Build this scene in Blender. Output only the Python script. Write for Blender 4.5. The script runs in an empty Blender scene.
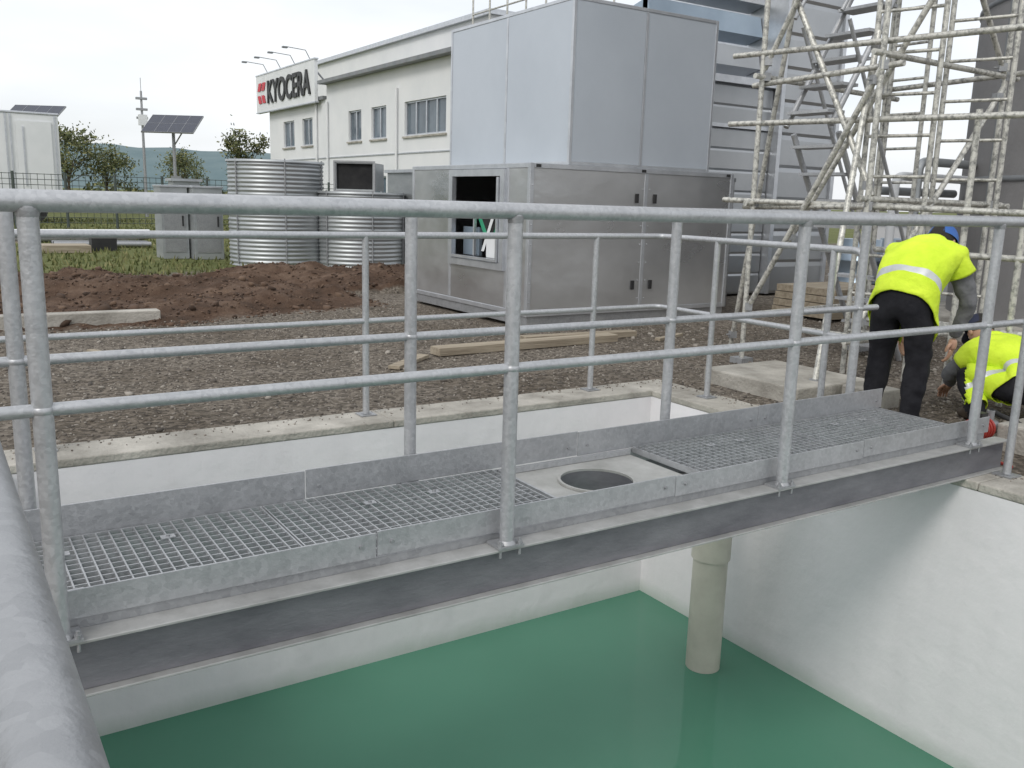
import bpy, bmesh, math, random
import numpy as np
from mathutils import Vector, Matrix, noise
random.seed(7); np.random.seed(7)
S=bpy.context.scene
C=S.collection

# ---------------------------------------------------------------- materials
def newmat(name):
    m=bpy.data.materials.new(name); m.use_nodes=True
    nt=m.node_tree; b=nt.nodes['Principled BSDF']
    return m,nt,b
def N(nt,t,**k):
    n=nt.nodes.new(t)
    for a,v in k.items():
        if a in n.inputs: n.inputs[a].default_value=v
        else: setattr(n,a,v)
    return n
def ramp(nt,src,stops):
    r=nt.nodes.new('ShaderNodeValToRGB'); e=r.color_ramp.elements
    while len(e)<len(stops): e.new(0.5)
    for i,(p,c) in enumerate(stops):
        e[i].position=p; e[i].color=(c[0],c[1],c[2],1)
    nt.links.new(src,r.inputs[0]); return r
def simple(name,c1,c2,scale=5,rough=.6,metal=0,bump=0,detail=6,bscale=None,stretch=(1,1,1),rough2=None,p=(.3,.7),spec=.5,bd=.02):
    m,nt,b=newmat(name)
    tc=N(nt,'ShaderNodeTexCoord'); mp=N(nt,'ShaderNodeMapping'); mp.inputs['Scale'].default_value=stretch
    nt.links.new(tc.outputs['Object'],mp.inputs[0])
    n=N(nt,'ShaderNodeTexNoise',Scale=scale,Detail=detail,Roughness=.65)
    nt.links.new(mp.outputs[0],n.inputs['Vector'])
    r=ramp(nt,n.outputs['Fac'],[(p[0],c1),(p[1],c2)])
    nt.links.new(r.outputs[0],b.inputs['Base Color'])
    b.inputs['Metallic'].default_value=metal; b.inputs['Roughness'].default_value=rough
    b.inputs['Specular IOR Level'].default_value=spec
    if rough2 is not None:
        mr=N(nt,'ShaderNodeMapRange'); mr.inputs['From Min'].default_value=.3; mr.inputs['From Max'].default_value=.7
        mr.inputs['To Min'].default_value=rough; mr.inputs['To Max'].default_value=rough2
        nt.links.new(n.outputs['Fac'],mr.inputs[0]); nt.links.new(mr.outputs[0],b.inputs['Roughness'])
    if bump:
        n2=N(nt,'ShaderNodeTexNoise',Scale=bscale or scale*4,Detail=3 if bd<.02 else 5)
        nt.links.new(mp.outputs[0],n2.inputs['Vector'])
        bp=N(nt,'ShaderNodeBump',Strength=bump,Distance=bd)
        nt.links.new(n2.outputs['Fac'],bp.inputs['Height']); nt.links.new(bp.outputs[0],b.inputs['Normal'])
    return m
def galv(name,base=.5,scale=60,con=1.0):
    m,nt,b=newmat(name)
    tc=N(nt,'ShaderNodeTexCoord')
    v=N(nt,'ShaderNodeTexVoronoi',Scale=scale); nt.links.new(tc.outputs['Object'],v.inputs['Vector'])
    n=N(nt,'ShaderNodeTexNoise',Scale=5,Detail=9,Roughness=.72); nt.links.new(tc.outputs['Object'],n.inputs['Vector'])
    mx=N(nt,'ShaderNodeMix',data_type='FLOAT'); mx.inputs[0].default_value=.68
    nt.links.new(v.outputs['Color'],mx.inputs[2]); nt.links.new(n.outputs['Fac'],mx.inputs[3])
    r=ramp(nt,mx.outputs[0],[(.2,(base*(1-.26*con),base*(1.02-.26*con),base*(1.05-.26*con))),(.8,(base*(1+.2*con),base*(1.02+.2*con),base*(1.05+.2*con)))])
    nt.links.new(r.outputs[0],b.inputs['Base Color']); b.inputs['Metallic'].default_value=.6
    r2=ramp(nt,mx.outputs[0],[(.2,(.38,)*3),(.8,(.58,)*3)]); nt.links.new(r2.outputs[0],b.inputs['Roughness'])
    n3=N(nt,'ShaderNodeTexNoise',Scale=140,Detail=3); nt.links.new(tc.outputs['Object'],n3.inputs['Vector'])
    bp=N(nt,'ShaderNodeBump',Strength=.3,Distance=.003); nt.links.new(n3.outputs['Fac'],bp.inputs['Height']); nt.links.new(bp.outputs[0],b.inputs['Normal'])
    return m
M={}
M['galv']=galv('galvanised',.48,90)
M['galv_p']=galv('galvanised_plate',.44,70,.9)
M['galv_d']=galv('galvanised_dull',.36,60)
M['grate']=galv('grating_steel',.46,50)
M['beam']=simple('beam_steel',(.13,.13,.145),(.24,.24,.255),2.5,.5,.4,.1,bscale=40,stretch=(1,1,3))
M['flange']=simple('flange_edge',(.32,.32,.31),(.5,.5,.49),7,.55,.45,.1,detail=9)
M['conc']=simple('concrete',(.25,.235,.205),(.5,.475,.425),3,.9,0,.5,bscale=50,detail=11,p=(.34,.66))
M['tray']=simple('tray_plate',(.36,.36,.34),(.54,.54,.52),6,.5,.3,.1,detail=9)
M['concd']=simple('column_render',(.20,.195,.195),(.28,.275,.275),.9,.8,0,.2,bscale=30,detail=9)
M['wood']=simple('timber',(.22,.18,.13),(.45,.39,.30),3,.85,0,.4,bscale=20,stretch=(.4,6,6))
M['panel']=simple('insulated_panel',(.47,.515,.57),(.54,.585,.64),.6,.33,.2,.03,bscale=2)
M['alu']=simple('aluminium_trim',(.5,.52,.55),(.65,.67,.7),6,.35,.7)
M['stain']=simple('steel_sheet',(.47,.475,.48),(.63,.635,.64),.7,.24,.8,.25,bscale=.9,stretch=(1,1,1.6),rough2=.42,detail=4,bd=.06)
M['clad']=simple('cladding_sheet',(.36,.375,.39),(.46,.475,.49),.8,.34,.65,.05)
M['cladb']=simple('cladding_blue',(.27,.34,.41),(.40,.48,.56),.8,.35,.6)
M['black']=simple('black_plastic',(.015,.015,.017),(.03,.03,.03),5,.5)
M['dark']=simple('interior_shade',(.01,.01,.012),(.03,.03,.03),5,.9)  # near-black colour painted in for the shade inside openings
M['white']=simple('white_paint',(.68,.70,.71),(.79,.80,.81),.7,.6)
M['wall']=simple('white_render',(.69,.705,.72),(.79,.795,.80),.5,.9,detail=9)
M['fascia']=simple('fascia_grey',(.16,.17,.18),(.24,.25,.26),2,.5)
M['fence']=simple('fence_wire',(.06,.075,.07),(.10,.12,.11),2,.6,.3)
M['pvc']=simple('pvc_pipe',(.43,.41,.35),(.58,.56,.48),3,.4,detail=9)
M['cream']=simple('scaffold_tube',(.24,.24,.225),(.62,.61,.56),26,.45,.45,.2,p=(.36,.54),detail=8)
M['redp']=simple('red_paint',(.3,.03,.02),(.42,.05,.04),8,.5)
M['signred']=simple('sign_red',(.55,.02,.04),(.6,.03,.05),3,.5)
M['solar']=simple('solar_cell',(.01,.015,.03),(.02,.025,.05),4,.25,.0)
M['green']=simple('green_paint',(.03,.3,.16),(.04,.36,.2),5,.5)
M['glass']=simple('window_glass',(.06,.08,.1),(.16,.2,.24),.5,.08)
M['bark']=simple('bark',(.07,.05,.035),(.13,.1,.07),20,.9,0,.5)
M['vest']=simple('hi_vis_vest',(.52,.72,.02),(.74,.92,.05),4,.75,0,.5,bscale=12,bd=.04)
M['refl']=simple('reflective_tape',(.45,.47,.47),(.6,.62,.62),10,.4,.3)
M['grey']=simple('grey_cloth',(.10,.105,.11),(.19,.19,.2),9,.9,0,.5,bscale=25)
M['trous']=simple('black_cloth',(.008,.008,.011),(.022,.022,.026),8,.85,0,.6,bscale=15,spec=.25)
M['skin']=simple('skin',(.42,.24,.16),(.5,.3,.21),8,.55)
M['hair']=simple('hair',(.012,.01,.008),(.03,.025,.02),60,.8,0,.5)
M['cap']=simple('blue_cap',(.02,.09,.33),(.03,.13,.42),6,.5)
M['capd']=simple('navy_cap',(.01,.014,.035),(.02,.025,.06),6,.7)
M['shoe']=simple('boot_leather',(.03,.02,.015),(.06,.045,.03),9,.6)
M['rubber']=simple('rubber',(.015,.015,.015),(.035,.035,.035),9,.8)
M['galv_t']=simple('tank_sheet',(.32,.34,.35),(.5,.52,.53),.9,.45,.6,stretch=(1,1,3))
def poolpaint():
    m,nt,b=newmat('pool_lining')
    tc=N(nt,'ShaderNodeTexCoord'); mp=N(nt,'ShaderNodeMapping'); mp.inputs['Scale'].default_value=(2.2,2.2,.3)
    nt.links.new(tc.outputs['Object'],mp.inputs[0])
    n=N(nt,'ShaderNodeTexNoise',Scale=2,Detail=9,Roughness=.65); nt.links.new(mp.outputs[0],n.inputs['Vector'])
    n2=N(nt,'ShaderNodeTexNoise',Scale=.9,Detail=7); nt.links.new(tc.outputs['Object'],n2.inputs['Vector'])
    r=ramp(nt,n.outputs['Fac'],[(.25,(.75,.725,.74)),(.5,(.80,.775,.79)),(.8,(.82,.80,.81))])
    r2=ramp(nt,n2.outputs['Fac'],[(.3,(.91,.915,.92)),(.6,(1,1,1))])
    mx=N(nt,'ShaderNodeMix',data_type='RGBA',blend_type='MULTIPLY'); mx.inputs[0].default_value=1
    nt.links.new(r.outputs[0],mx.inputs[6]); nt.links.new(r2.outputs[0],mx.inputs[7])
    sx=N(nt,'ShaderNodeSeparateXYZ'); nt.links.new(tc.outputs['Object'],sx.inputs[0])
    ad=N(nt,'ShaderNodeMath',operation='MULTIPLY_ADD'); nt.links.new(n.outputs['Fac'],ad.inputs[0]); ad.inputs[1].default_value=-.12; nt.links.new(sx.outputs[2],ad.inputs[2])
    mr=N(nt,'ShaderNodeMapRange'); mr.inputs['From Min'].default_value=-1.57; mr.inputs['From Max'].default_value=-1.47
    nt.links.new(ad.outputs[0],mr.inputs[0])
    mx2=N(nt,'ShaderNodeMix',data_type='RGBA'); nt.links.new(mr.outputs[0],mx2.inputs[0])
    mx2.inputs[6].default_value=(.55,.58,.55,1); nt.links.new(mx.outputs[2],mx2.inputs[7])
    nt.links.new(mx2.outputs[2],b.inputs['Base Color']); b.inputs['Roughness'].default_value=.6
    n3=N(nt,'ShaderNodeTexNoise',Scale=9,Detail=7); nt.links.new(tc.outputs['Object'],n3.inputs['Vector'])
    bp=N(nt,'ShaderNodeBump',Strength=.4,Distance=.015); nt.links.new(n3.outputs['Fac'],bp.inputs['Height']); nt.links.new(bp.outputs[0],b.inputs['Normal'])
    return m
M['pool']=poolpaint()
def watermat():
    m,nt,b=newmat('pool_water')
    tc=N(nt,'ShaderNodeTexCoord')
    n=N(nt,'ShaderNodeTexNoise',Scale=.6,Detail=6); nt.links.new(tc.outputs['Object'],n.inputs['Vector'])
    r=ramp(nt,n.outputs['Fac'],[(.3,(.062,.19,.125)),(.7,(.085,.235,.16))])
    nt.links.new(r.outputs[0],b.inputs['Base Color']); b.inputs['Roughness'].default_value=.05; b.inputs['IOR'].default_value=1.36
    n2=N(nt,'ShaderNodeTexNoise',Scale=4,Detail=3); nt.links.new(tc.outputs['Object'],n2.inputs['Vector'])
    bp=N(nt,'ShaderNodeBump',Strength=.14,Distance=.02); nt.links.new(n2.outputs['Fac'],bp.inputs['Height']); nt.links.new(bp.outputs[0],b.inputs['Normal'])
    return m
M['water']=watermat()
def island(name,c1,c2,c3,rough=.9):
    m,nt,b=newmat(name)
    g=N(nt,'ShaderNodeNewGeometry')
    r=ramp(nt,g.outputs['Random Per Island'],[(0,c1),(.5,c2),(1,c3)])
    nt.links.new(r.outputs[0],b.inputs['Base Color']); b.inputs['Roughness'].default_value=rough
    return m
M['stone']=island('gravel_stone',(.08,.07,.06),(.19,.165,.14),(.34,.31,.27))
M['clod']=island('soil_clod',(.04,.024,.015),(.095,.058,.038),(.16,.105,.07))
M['leaf']=island('leaves',(.04,.055,.014),(.09,.11,.03),(.18,.17,.06),.7)
M['blade']=island('grass_blades',(.08,.10,.03),(.14,.155,.05),(.24,.22,.10),.8)
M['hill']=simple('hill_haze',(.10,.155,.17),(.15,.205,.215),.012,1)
def groundmat():
    m,nt,b=newmat('ground_mix')
    tc=N(nt,'ShaderNodeTexCoord')
    def nz(s,d=8): 
        n=N(nt,'ShaderNodeTexNoise',Scale=s,Detail=d,Roughness=.7); nt.links.new(tc.outputs['Object'],n.inputs['Vector']); return n
    v=N(nt,'ShaderNodeTexVoronoi',Scale=38); nt.links.new(tc.outputs['Object'],v.inputs['Vector'])
    sep=N(nt,'ShaderNodeSeparateColor'); nt.links.new(v.outputs['Color'],sep.inputs[0])
    gr=ramp(nt,sep.outputs[0],[(0,(.09,.08,.07)),(.5,(.18,.16,.135)),(1,(.3,.27,.235))])
    big=nz(.7); gb=ramp(nt,big.outputs['Fac'],[(.35,(.65,.6,.54)),(.65,(1.1,1.08,1.05))])
    g=N(nt,'ShaderNodeMix',data_type='RGBA',blend_type='MULTIPLY'); g.inputs[0].default_value=1
    nt.links.new(gr.outputs[0],g.inputs[6]); nt.links.new(gb.outputs[0],g.inputs[7])
    sn=nz(1.6,11); so=ramp(nt,sn.outputs['Fac'],[(.3,(.045,.028,.018)),(.5,(.10,.062,.042)),(.75,(.23,.16,.115))])
    gn=nz(1.2,10); ga=ramp(nt,gn.outputs['Fac'],[(.3,(.08,.095,.035)),(.55,(.14,.155,.055)),(.75,(.24,.21,.11))])
    a=N(nt,'ShaderNodeAttribute',attribute_name='zone'); s2=N(nt,'ShaderNodeSeparateColor'); nt.links.new(a.outputs['Color'],s2.inputs[0])
    def edge(out):
        ad=N(nt,'ShaderNodeMath',operation='MULTIPLY_ADD'); e=nz(2.5); nt.links.new(e.outputs['Fac'],ad.inputs[0]); ad.inputs[1].default_value=1.2
        nt.links.new(out,ad.inputs[2])
        mr=N(nt,'ShaderNodeMapRange'); mr.inputs['From Min'].default_value=.95; mr.inputs['From Max'].default_value=1.25; nt.links.new(ad.outputs[0],mr.inputs[0]); return mr.outputs[0]
    m1=N(nt,'ShaderNodeMix',data_type='RGBA'); nt.links.new(edge(s2.outputs[0]),m1.inputs[0]); nt.links.new(g.outputs[2],m1.inputs[6]); nt.links.new(so.outputs[0],m1.inputs[7])
    m2=N(nt,'ShaderNodeMix',data_type='RGBA'); nt.links.new(edge(s2.outputs[1]),m2.inputs[0]); nt.links.new(m1.outputs[2],m2.inputs[6]); nt.links.new(ga.outputs[0],m2.inputs[7])
    nt.links.new(m2.outputs[2],b.inputs['Base Color']); b.inputs['Roughness'].default_value=.95; b.inputs['Specular IOR Level'].default_value=.2
    bn=nz(12,10); bp=N(nt,'ShaderNodeBump',Strength=.8,Distance=.07); nt.links.new(bn.outputs['Fac'],bp.inputs['Height']); nt.links.new(bp.outputs[0],b.inputs['Normal'])
    return m
M['ground']=groundmat()

# ---------------------------------------------------------------- mesh builder
class MB:
    def __init__(s): s.v=[];s.f=[];s.m=[];s.s=[];s.mats=[]
    def mi(s,k):
        if k not in s.mats: s.mats.append(k)
        return s.mats.index(k)
    def add(s,vs,fs,k,smooth=False):
        o=len(s.v); s.v+= [tuple(p) for p in vs]; i=s.mi(k)
        for f in fs: s.f.append([o+a for a in f]); s.m.append(i); s.s.append(smooth)
    def box(s,x0,x1,y0,y1,z0,z1,k,R=None,o=(0,0,0)):
        vs=[Vector((x,y,z)) for z in (z0,z1) for y in (y0,y1) for x in (x0,x1)]
        if R is not None: vs=[R@p+Vector(o) for p in vs]
        s.add(vs,[(0,2,3,1),(4,5,7,6),(0,1,5,4),(2,6,7,3),(0,4,6,2),(1,3,7,5)],k)
    def tube(s,pts,r,k,seg=12,cap=True,r2=None):
        P=[Vector(p) for p in pts]; n=len(P); rings=[]
        up=None
        for i in range(n):
            if i==0: d=P[1]-P[0]
            elif i==n-1: d=P[-1]-P[-2]
            else: d=(P[i]-P[i-1]).normalized()+(P[i+1]-P[i]).normalized()
            d.normalize()
            if up is None: up=Vector((0,0,1)) if abs(d.z)<.9 else Vector((1,0,0))
            a=d.cross(up).normalized(); b=a.cross(d).normalized(); up=b
            rr=r if r2 is None else r+(r2-r)*i/(n-1)
            rings.append([P[i]+(a*math.cos(t)+b*math.sin(t))*rr for t in [2*math.pi*j/seg for j in range(seg)]])
        vs=[p for q in rings for p in q]; fs=[]
        for i in range(n-1):
            for j in range(seg):
                j2=(j+1)%seg; fs.append((i*seg+j,i*seg+j2,(i+1)*seg+j2,(i+1)*seg+j))
        s.add(vs,fs,k,True)
        if cap:
            s.add(rings[0],[tuple(range(seg))],k); s.add(rings[-1],[tuple(reversed(range(seg)))],k)
    def lathe(s,c,prof,k,seg=48,smooth=True):
        vs=[];fs=[]
        for (r,z) in prof:
            for j in range(seg):
                t=2*math.pi*j/seg; vs.append((c[0]+r*math.cos(t),c[1]+r*math.sin(t),c[2]+z))
        for i in range(len(prof)-1):
            for j in range(seg):
                j2=(j+1)%seg; fs.append((i*seg+j,i*seg+j2,(i+1)*seg+j2,(i+1)*seg+j))
        s.add(vs,fs,k,smooth)
    def ell(s,c,rad,k,R=None,seg=20,rng=12,lo=-1.0,hi=1.0):
        vs=[];fs=[]; R=R or Matrix.Identity(3)
        for i in range(rng+1):
            z=math.sin((lo+(hi-lo)*i/rng)*math.pi/2); q=math.sqrt(max(0,1-z*z))+1e-4
            for j in range(seg):
                t=2*math.pi*j/seg
                vs.append(Vector(c)+R@Vector((rad[0]*q*math.cos(t),rad[1]*q*math.sin(t),rad[2]*z)))
        for i in range(rng):
            for j in range(seg):
                j2=(j+1)%seg; fs.append((i*seg+j,i*seg+j2,(i+1)*seg+j2,(i+1)*seg+j))
        s.add(vs,fs,k,True)
    def build(s,name,parent=None,bevel=0):
        me=bpy.data.meshes.new(name); me.from_pydata(s.v,[],s.f)
        for k in s.mats: me.materials.append(M[k])
        me.polygons.foreach_set('material_index',s.m); me.polygons.foreach_set('use_smooth',s.s); me.update()
        o=bpy.data.objects.new(name,me); C.objects.link(o)
        if parent: o.parent=parent
        if bevel:
            b=o.modifiers.new('Bevel','BEVEL'); b.width=bevel; b.segments=2; b.limit_method='ANGLE'; b.angle_limit=math.radians(50)
        return o
def empty(name):
    e=bpy.data.objects.new(name,None); e.empty_display_size=.2; C.objects.link(e); return e
def elbow(a,b,c,rad=.07,n=6):
    a,b,c=Vector(a),Vector(b),Vector(c); d1=(a-b).normalized()*rad; d2=(c-b).normalized()*rad
    return [b+d1*(1-t)**2+d2*t**2 for t in [i/n for i in range(n+1)]]

# ---------------------------------------------------------------- ground
PX0,PX1,PY0,PY1=.2,4.25,-2.5,4.7
OX0,OX1,OY0,OY1=-.1,4.58,-2.8,5.0
WZ=-1.52
def axis(lo,hi,step,ext,must):
    a=list(np.arange(lo,hi,step))
    d=step; x=hi
    while x<ext: a.append(x); d*=1.35; x+=d
    a.append(ext); d=step; x=lo-step
    while x>-ext: a.append(x); d*=1.35; x-=d
    a.append(-ext); a=[q for q in a if min(abs(q-m) for m in must)>step*.4]+must
    return sorted(a)
xs=axis(-8,12,.11,2600,[OX0,OX1]); ys=axis(4,17.5,.11,2600,[OY0,OY1])
def soilmask(x,y):
    w=noise.noise(Vector((x*.35,y*.35,3)))*1.0
    a=min(1,max(0,(y-(9.6+w))/.8)); b=min(1,max(0,(15.6+w*1.6-y)/1.0))
    c=min(1,max(0,(5.0+w*.4-x)/.5)) if y<11.5 else min(1,max(0,(9-x)/2))
    d=min(1,max(0,(x+16)/3))
    return a*b*c*d
def gz(x,y):
    z=-.035+.012*noise.noise(Vector((x*1.3,y*1.3,0)))
    s=soilmask(x,y)
    if s>0:
        f=noise.fractal(Vector((x*.55,y*.8,1.7)),1,2,5)
        f2=noise.fractal(Vector((x*2.4,y*2.4,5.7)),.7,2,6)
        z+=s*(max(0,.08+.20*f)*min(1,(y-9.2)/2.5)+.07*f2+.03)
    return z
nx,ny=len(xs),len(ys)
vs=[(x,y,gz(x,y) if (-40<x<40 and 3<y<40) else -.035) for y in ys for x in xs]
fs=[]
for j in range(ny-1):
    for i in range(nx-1):
        cx=(xs[i]+xs[i+1])/2; cy=(ys[j]+ys[j+1])/2
        if OX0<cx<OX1 and OY0<cy<OY1: continue
        fs.append((j*nx+i,j*nx+i+1,(j+1)*nx+i+1,(j+1)*nx+i))
me=bpy.data.meshes.new('ground'); me.from_pydata(vs,[],fs); me.materials.append(M['ground'])
at=me.color_attributes.new('zone','FLOAT_COLOR','POINT')
for i,v in enumerate(vs):
    s=soilmask(v[0],v[1]); g=min(1,max(0,(v[1]-14.8)/1.6)) if v[0]<8.5 else min(1,max(0,(v[1]-22)/3))
    if v[1]<4 and v[0]<-14: g=1
    at.data[i].color=(s,g,0,1)
me.polygons.foreach_set('use_smooth',[True]*len(me.polygons))
go=bpy.data.objects.new('ground',me); C.objects.link(go)

def icosa():
    t=(1+5**.5)/2
    v=np.array([(-1,t,0),(1,t,0),(-1,-t,0),(1,-t,0),(0,-1,t),(0,1,t),(0,-1,-t),(0,1,-t),(t,0,-1),(t,0,1),(-t,0,-1),(-t,0,1)],float); v/=np.linalg.norm(v[0])
    f=np.array([(0,11,5),(0,5,1),(0,1,7),(0,7,10),(0,10,11),(1,5,9),(5,11,4),(11,10,2),(10,7,6),(7,1,8),(3,9,4),(3,4,2),(3,2,6),(3,6,8),(3,8,9),(4,9,5),(2,4,11),(6,2,10),(8,6,7),(9,8,1)])
    return v,f
def fast_mesh(name,V,F,mat):
    me=bpy.data.meshes.new(name); k=F.shape[1]
    me.vertices.add(len(V)); me.vertices.foreach_set('co',V.astype(np.float32).ravel())
    me.loops.add(F.size); me.loops.foreach_set('vertex_index',F.astype(np.int32).ravel())
    me.polygons.add(len(F)); me.polygons.foreach_set('loop_start',np.arange(0,F.size,k,dtype=np.int32))
    me.update(calc_edges=True); me.validate()
    me.materials.append(M[mat]); o=bpy.data.objects.new(name,me); C.objects.link(o); return o
def scatter(name,pts,sizes,mat):
    v,f=icosa(); n=len(pts); pts=np.array(pts); sizes=np.array(sizes)
    A=np.random.normal(size=(n,3,3)); Q=np.linalg.qr(A)[0]
    sc=np.random.uniform(.45,1.2,(n,1,3))*sizes[:,None,None]
    vv=(v[None]*np.random.uniform(.6,1.3,(n,12,1)))*sc
    vv=np.einsum('nij,nkj->nki',Q,vv); vv[:,:,2]*=.75
    V=(vv+pts[:,None,:]).reshape(-1,3); F=(f[None]+12*np.arange(n)[:,None,None]).reshape(-1,3)
    return fast_mesh(name,V,F,mat)
P=[];Z=[]
while len(P)<24000:
    x=random.uniform(-3,9.5); y=3.0+8.5*random.random()**1.25
    if OX0-.02<x<OX1+.02 and y<OY1+.02:
        continue
    if x<.0 and y<3.5: continue
    if soilmask(x,y)>.6: continue
    if x>5.1 and 7.7<y: continue
    s=random.uniform(.006,.013) if random.random()<.96 else random.uniform(.016,.03)
    P.append((x,y,gz(x,y)+s*.2)); Z.append(s)
for i in range(420):   # grit kicked onto the coping
    if random.random()<.6: x,y=random.uniform(OX0,OX1),OY1-.02-abs(random.gauss(0,.08))
    else: x,y=OX1-.02-abs(random.gauss(0,.08)),random.uniform(2,OY1)
    if y<PY1 and x<PX1: continue
    s=random.uniform(.003,.009); P.append((x,y,s*.4)); Z.append(s)
scatter('gravel',P,Z,'stone')
P=[];Z=[]
while len(P)<11000:
    x=random.uniform(-8,9); y=random.uniform(8.8,17)
    if soilmask(x,y)<.25: continue
    s=random.uniform(.01,.024) if random.random()<.95 else random.uniform(.03,.07)
    P.append((x,y,gz(x,y)+s*.15)); Z.append(s)
scatter('soil_clods',P,Z,'clod')
n=24000
gx=np.random.uniform(-12,16,n); gy=14.8+28*np.random.rand(n)**1.6
h=np.random.uniform(.03,.12,n); a=np.random.uniform(0,6.28,n); w=.012+.006*gy/10
V=np.zeros((n,3,3)); 
for i,(sx) in enumerate((-1,1)):
    V[:,i,0]=gx+sx*w*np.cos(a); V[:,i,1]=gy+sx*w*np.sin(a); V[:,i,2]=-.04
V[:,2,0]=gx+np.random.uniform(-.05,.05,n); V[:,2,1]=gy+np.random.uniform(-.05,.05,n); V[:,2,2]=h-.03
keep=~((gx>5.0)&(gx<9)&(gy<18.2))
V=V[keep]; n=len(V)
fast_mesh('grass',V.reshape(-1,3),np.arange(n*3).reshape(-1,3),'blade')

# ---------------------------------------------------------------- pool
pool=empty('pool')
b=MB()
zb=-3.0
b.add([(PX0,PY0,zb),(PX1,PY0,zb),(PX1,PY1,zb),(PX0,PY1,zb),(PX0,PY0,-.045),(PX1,PY0,-.045),(PX1,PY1,-.045),(PX0,PY1,-.045)],
 [(0,1,2,3),(0,4,5,1),(1,5,6,2),(2,6,7,3),(3,7,4,0)],'pool')
b.build('lining',pool)
b=MB()
e=.004
def cop(x0,x1,y0,y1,ax):
    n=max(1,round(((x1-x0) if ax=='x' else (y1-y0))/2.4))
    for i in range(n):
        if ax=='x': b.box(x0+(x1-x0)*i/n+.001,x0+(x1-x0)*(i+1)/n-.001,y0,y1,-.045,0,'conc')
        else: b.box(x0,x1,y0+(y1-y0)*i/n+.001,y0+(y1-y0)*(i+1)/n-.001,-.045,0,'conc')
cop(OX0,OX1,PY1-e,OY1,'x'); cop(OX0,OX1,OY0,PY0+e,'x'); cop(OX0,PX0+e,PY0+e,PY1-e,'y'); cop(PX1-e,OX1,PY0+e,PY1-e,'y')
b.build('coping',pool,.008)
b=MB(); b.box(OX0+.01,PX0-.005,OY0+.01,OY1-.01,zb,-.046,'conc');b.box(PX1+.005,OX1-.01,OY0+.01,OY1-.01,zb,-.046,'conc');b.box(PX0,PX1,PY1+.005,OY1-.012,zb,-.046,'conc')
b.build('wall_body',pool)
b=MB(); b.add([(PX0,PY0,WZ),(PX1,PY0,WZ),(PX1,PY1,WZ),(PX0,PY1,WZ)],[(0,1,2,3)],'water'); b.build('water')

b=MB()
px,py=3.86,3.65
b.tube([(px,py,-2.4),(px,py,-.70)],.105,'pvc',32); b.tube([(px,py,-.80),(px,py,-.62)],.117,'pvc',32)
b.tube([(px,py,-.62)]+elbow((px,py,-.62),(px,py,-.32),(px+.4,py,-.32),.14)+[(PX1-.003,py,-.32)],.105,'pvc',32)
b.build('drain_pipe')

# ---------------------------------------------------------------- walkway
YN,YF=2.40,3.10; XL,XR=-.1,4.6; BT=.16
wk=empty('walkway')
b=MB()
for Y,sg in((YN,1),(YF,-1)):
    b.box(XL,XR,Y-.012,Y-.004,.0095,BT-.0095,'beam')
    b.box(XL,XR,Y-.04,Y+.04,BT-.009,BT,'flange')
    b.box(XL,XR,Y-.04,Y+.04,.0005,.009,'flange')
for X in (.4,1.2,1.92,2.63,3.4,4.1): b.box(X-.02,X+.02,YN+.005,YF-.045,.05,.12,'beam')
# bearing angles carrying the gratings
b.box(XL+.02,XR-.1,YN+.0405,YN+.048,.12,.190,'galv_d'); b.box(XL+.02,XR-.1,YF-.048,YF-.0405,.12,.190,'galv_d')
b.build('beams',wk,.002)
def grating(x0,x1,y0,y1,zt,name):
    b=MB(); p=.038; t=.0024; d=.024
    b.box(x0,x1,y0-.0,y0+.005,zt-d-.002,zt+.001,'grate'); b.box(x0,x1,y1-.005,y1,zt-d-.002,zt+.001,'grate')
    b.box(x0,x0+.005,y0+.0052,y1-.0052,zt-d-.002,zt+.001,'grate'); b.box(x1-.005,x1,y0+.0052,y1-.0052,zt-d-.002,zt+.001,'grate')
    n=int((x1-x0)/p)
    for i in range(1,n):
        x=x0+(x1-x0)*i/n; b.box(x-t,x+t,y0+.005,y1-.005,zt-d,zt,'grate')
    n=int((y1-y0)/p)
    for i in range(1,n):
        y=y0+(y1-y0)*i/n; b.box(x0+.005,x1-.005,y-t,y+t,zt-d+.002,zt-.0015,'grate')
    for cx in (x0+.35,x1-.35):
        for cy in (y0+.15,y1-.15): b.box(cx-.022,cx+.022,cy-.015,cy+.015,zt,zt+.004,'galv'); b.tube([(cx,cy,zt+.004),(cx,cy,zt+.010)],.007,'galv_d',6)
    return b.build(name,wk)
grating(-.08,.93,YN+.05,YF-.05,.195,'grating_1'); grating(.936,1.90,YN+.05,YF-.05,.195,'grating_2')
grating(2.66,3.55,YN+.05,YF-.05,.197,'grating_3'); grating(3.556,4.48,YN+.05,YF-.05,.197,'grating_4')
b=MB(); n=64; cx,cy,r=2.25,2.79,.15; x0,x1,y0,y1=1.93,2.64,YN+.05,YF-.05; zt=.165
out=[];inn=[]
for i in range(n):
    a=2*math.pi*i/n; c,s=math.cos(a),math.sin(a)
    k=min(((x1-cx) if c>0 else (x0-cx))/c if abs(c)>1e-6 else 9,((y1-cy) if s>0 else (y0-cy))/s if abs(s)>1e-6 else 9)
    out.append((cx+c*k,cy+s*k,zt)); inn.append((cx+c*r,cy+s*r,zt))
for (xx,yy) in ((x0,y0),(x1,y0),(x0,y1),(x1,y1)):
    i=min(range(n),key=lambda i:(out[i][0]-xx)**2+(out[i][1]-yy)**2); out[i]=(xx,yy,zt)
b.add(out+inn,[(i,(i+1)%n,n+(i+1)%n,n+i) for i in range(n)],'tray')
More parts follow.
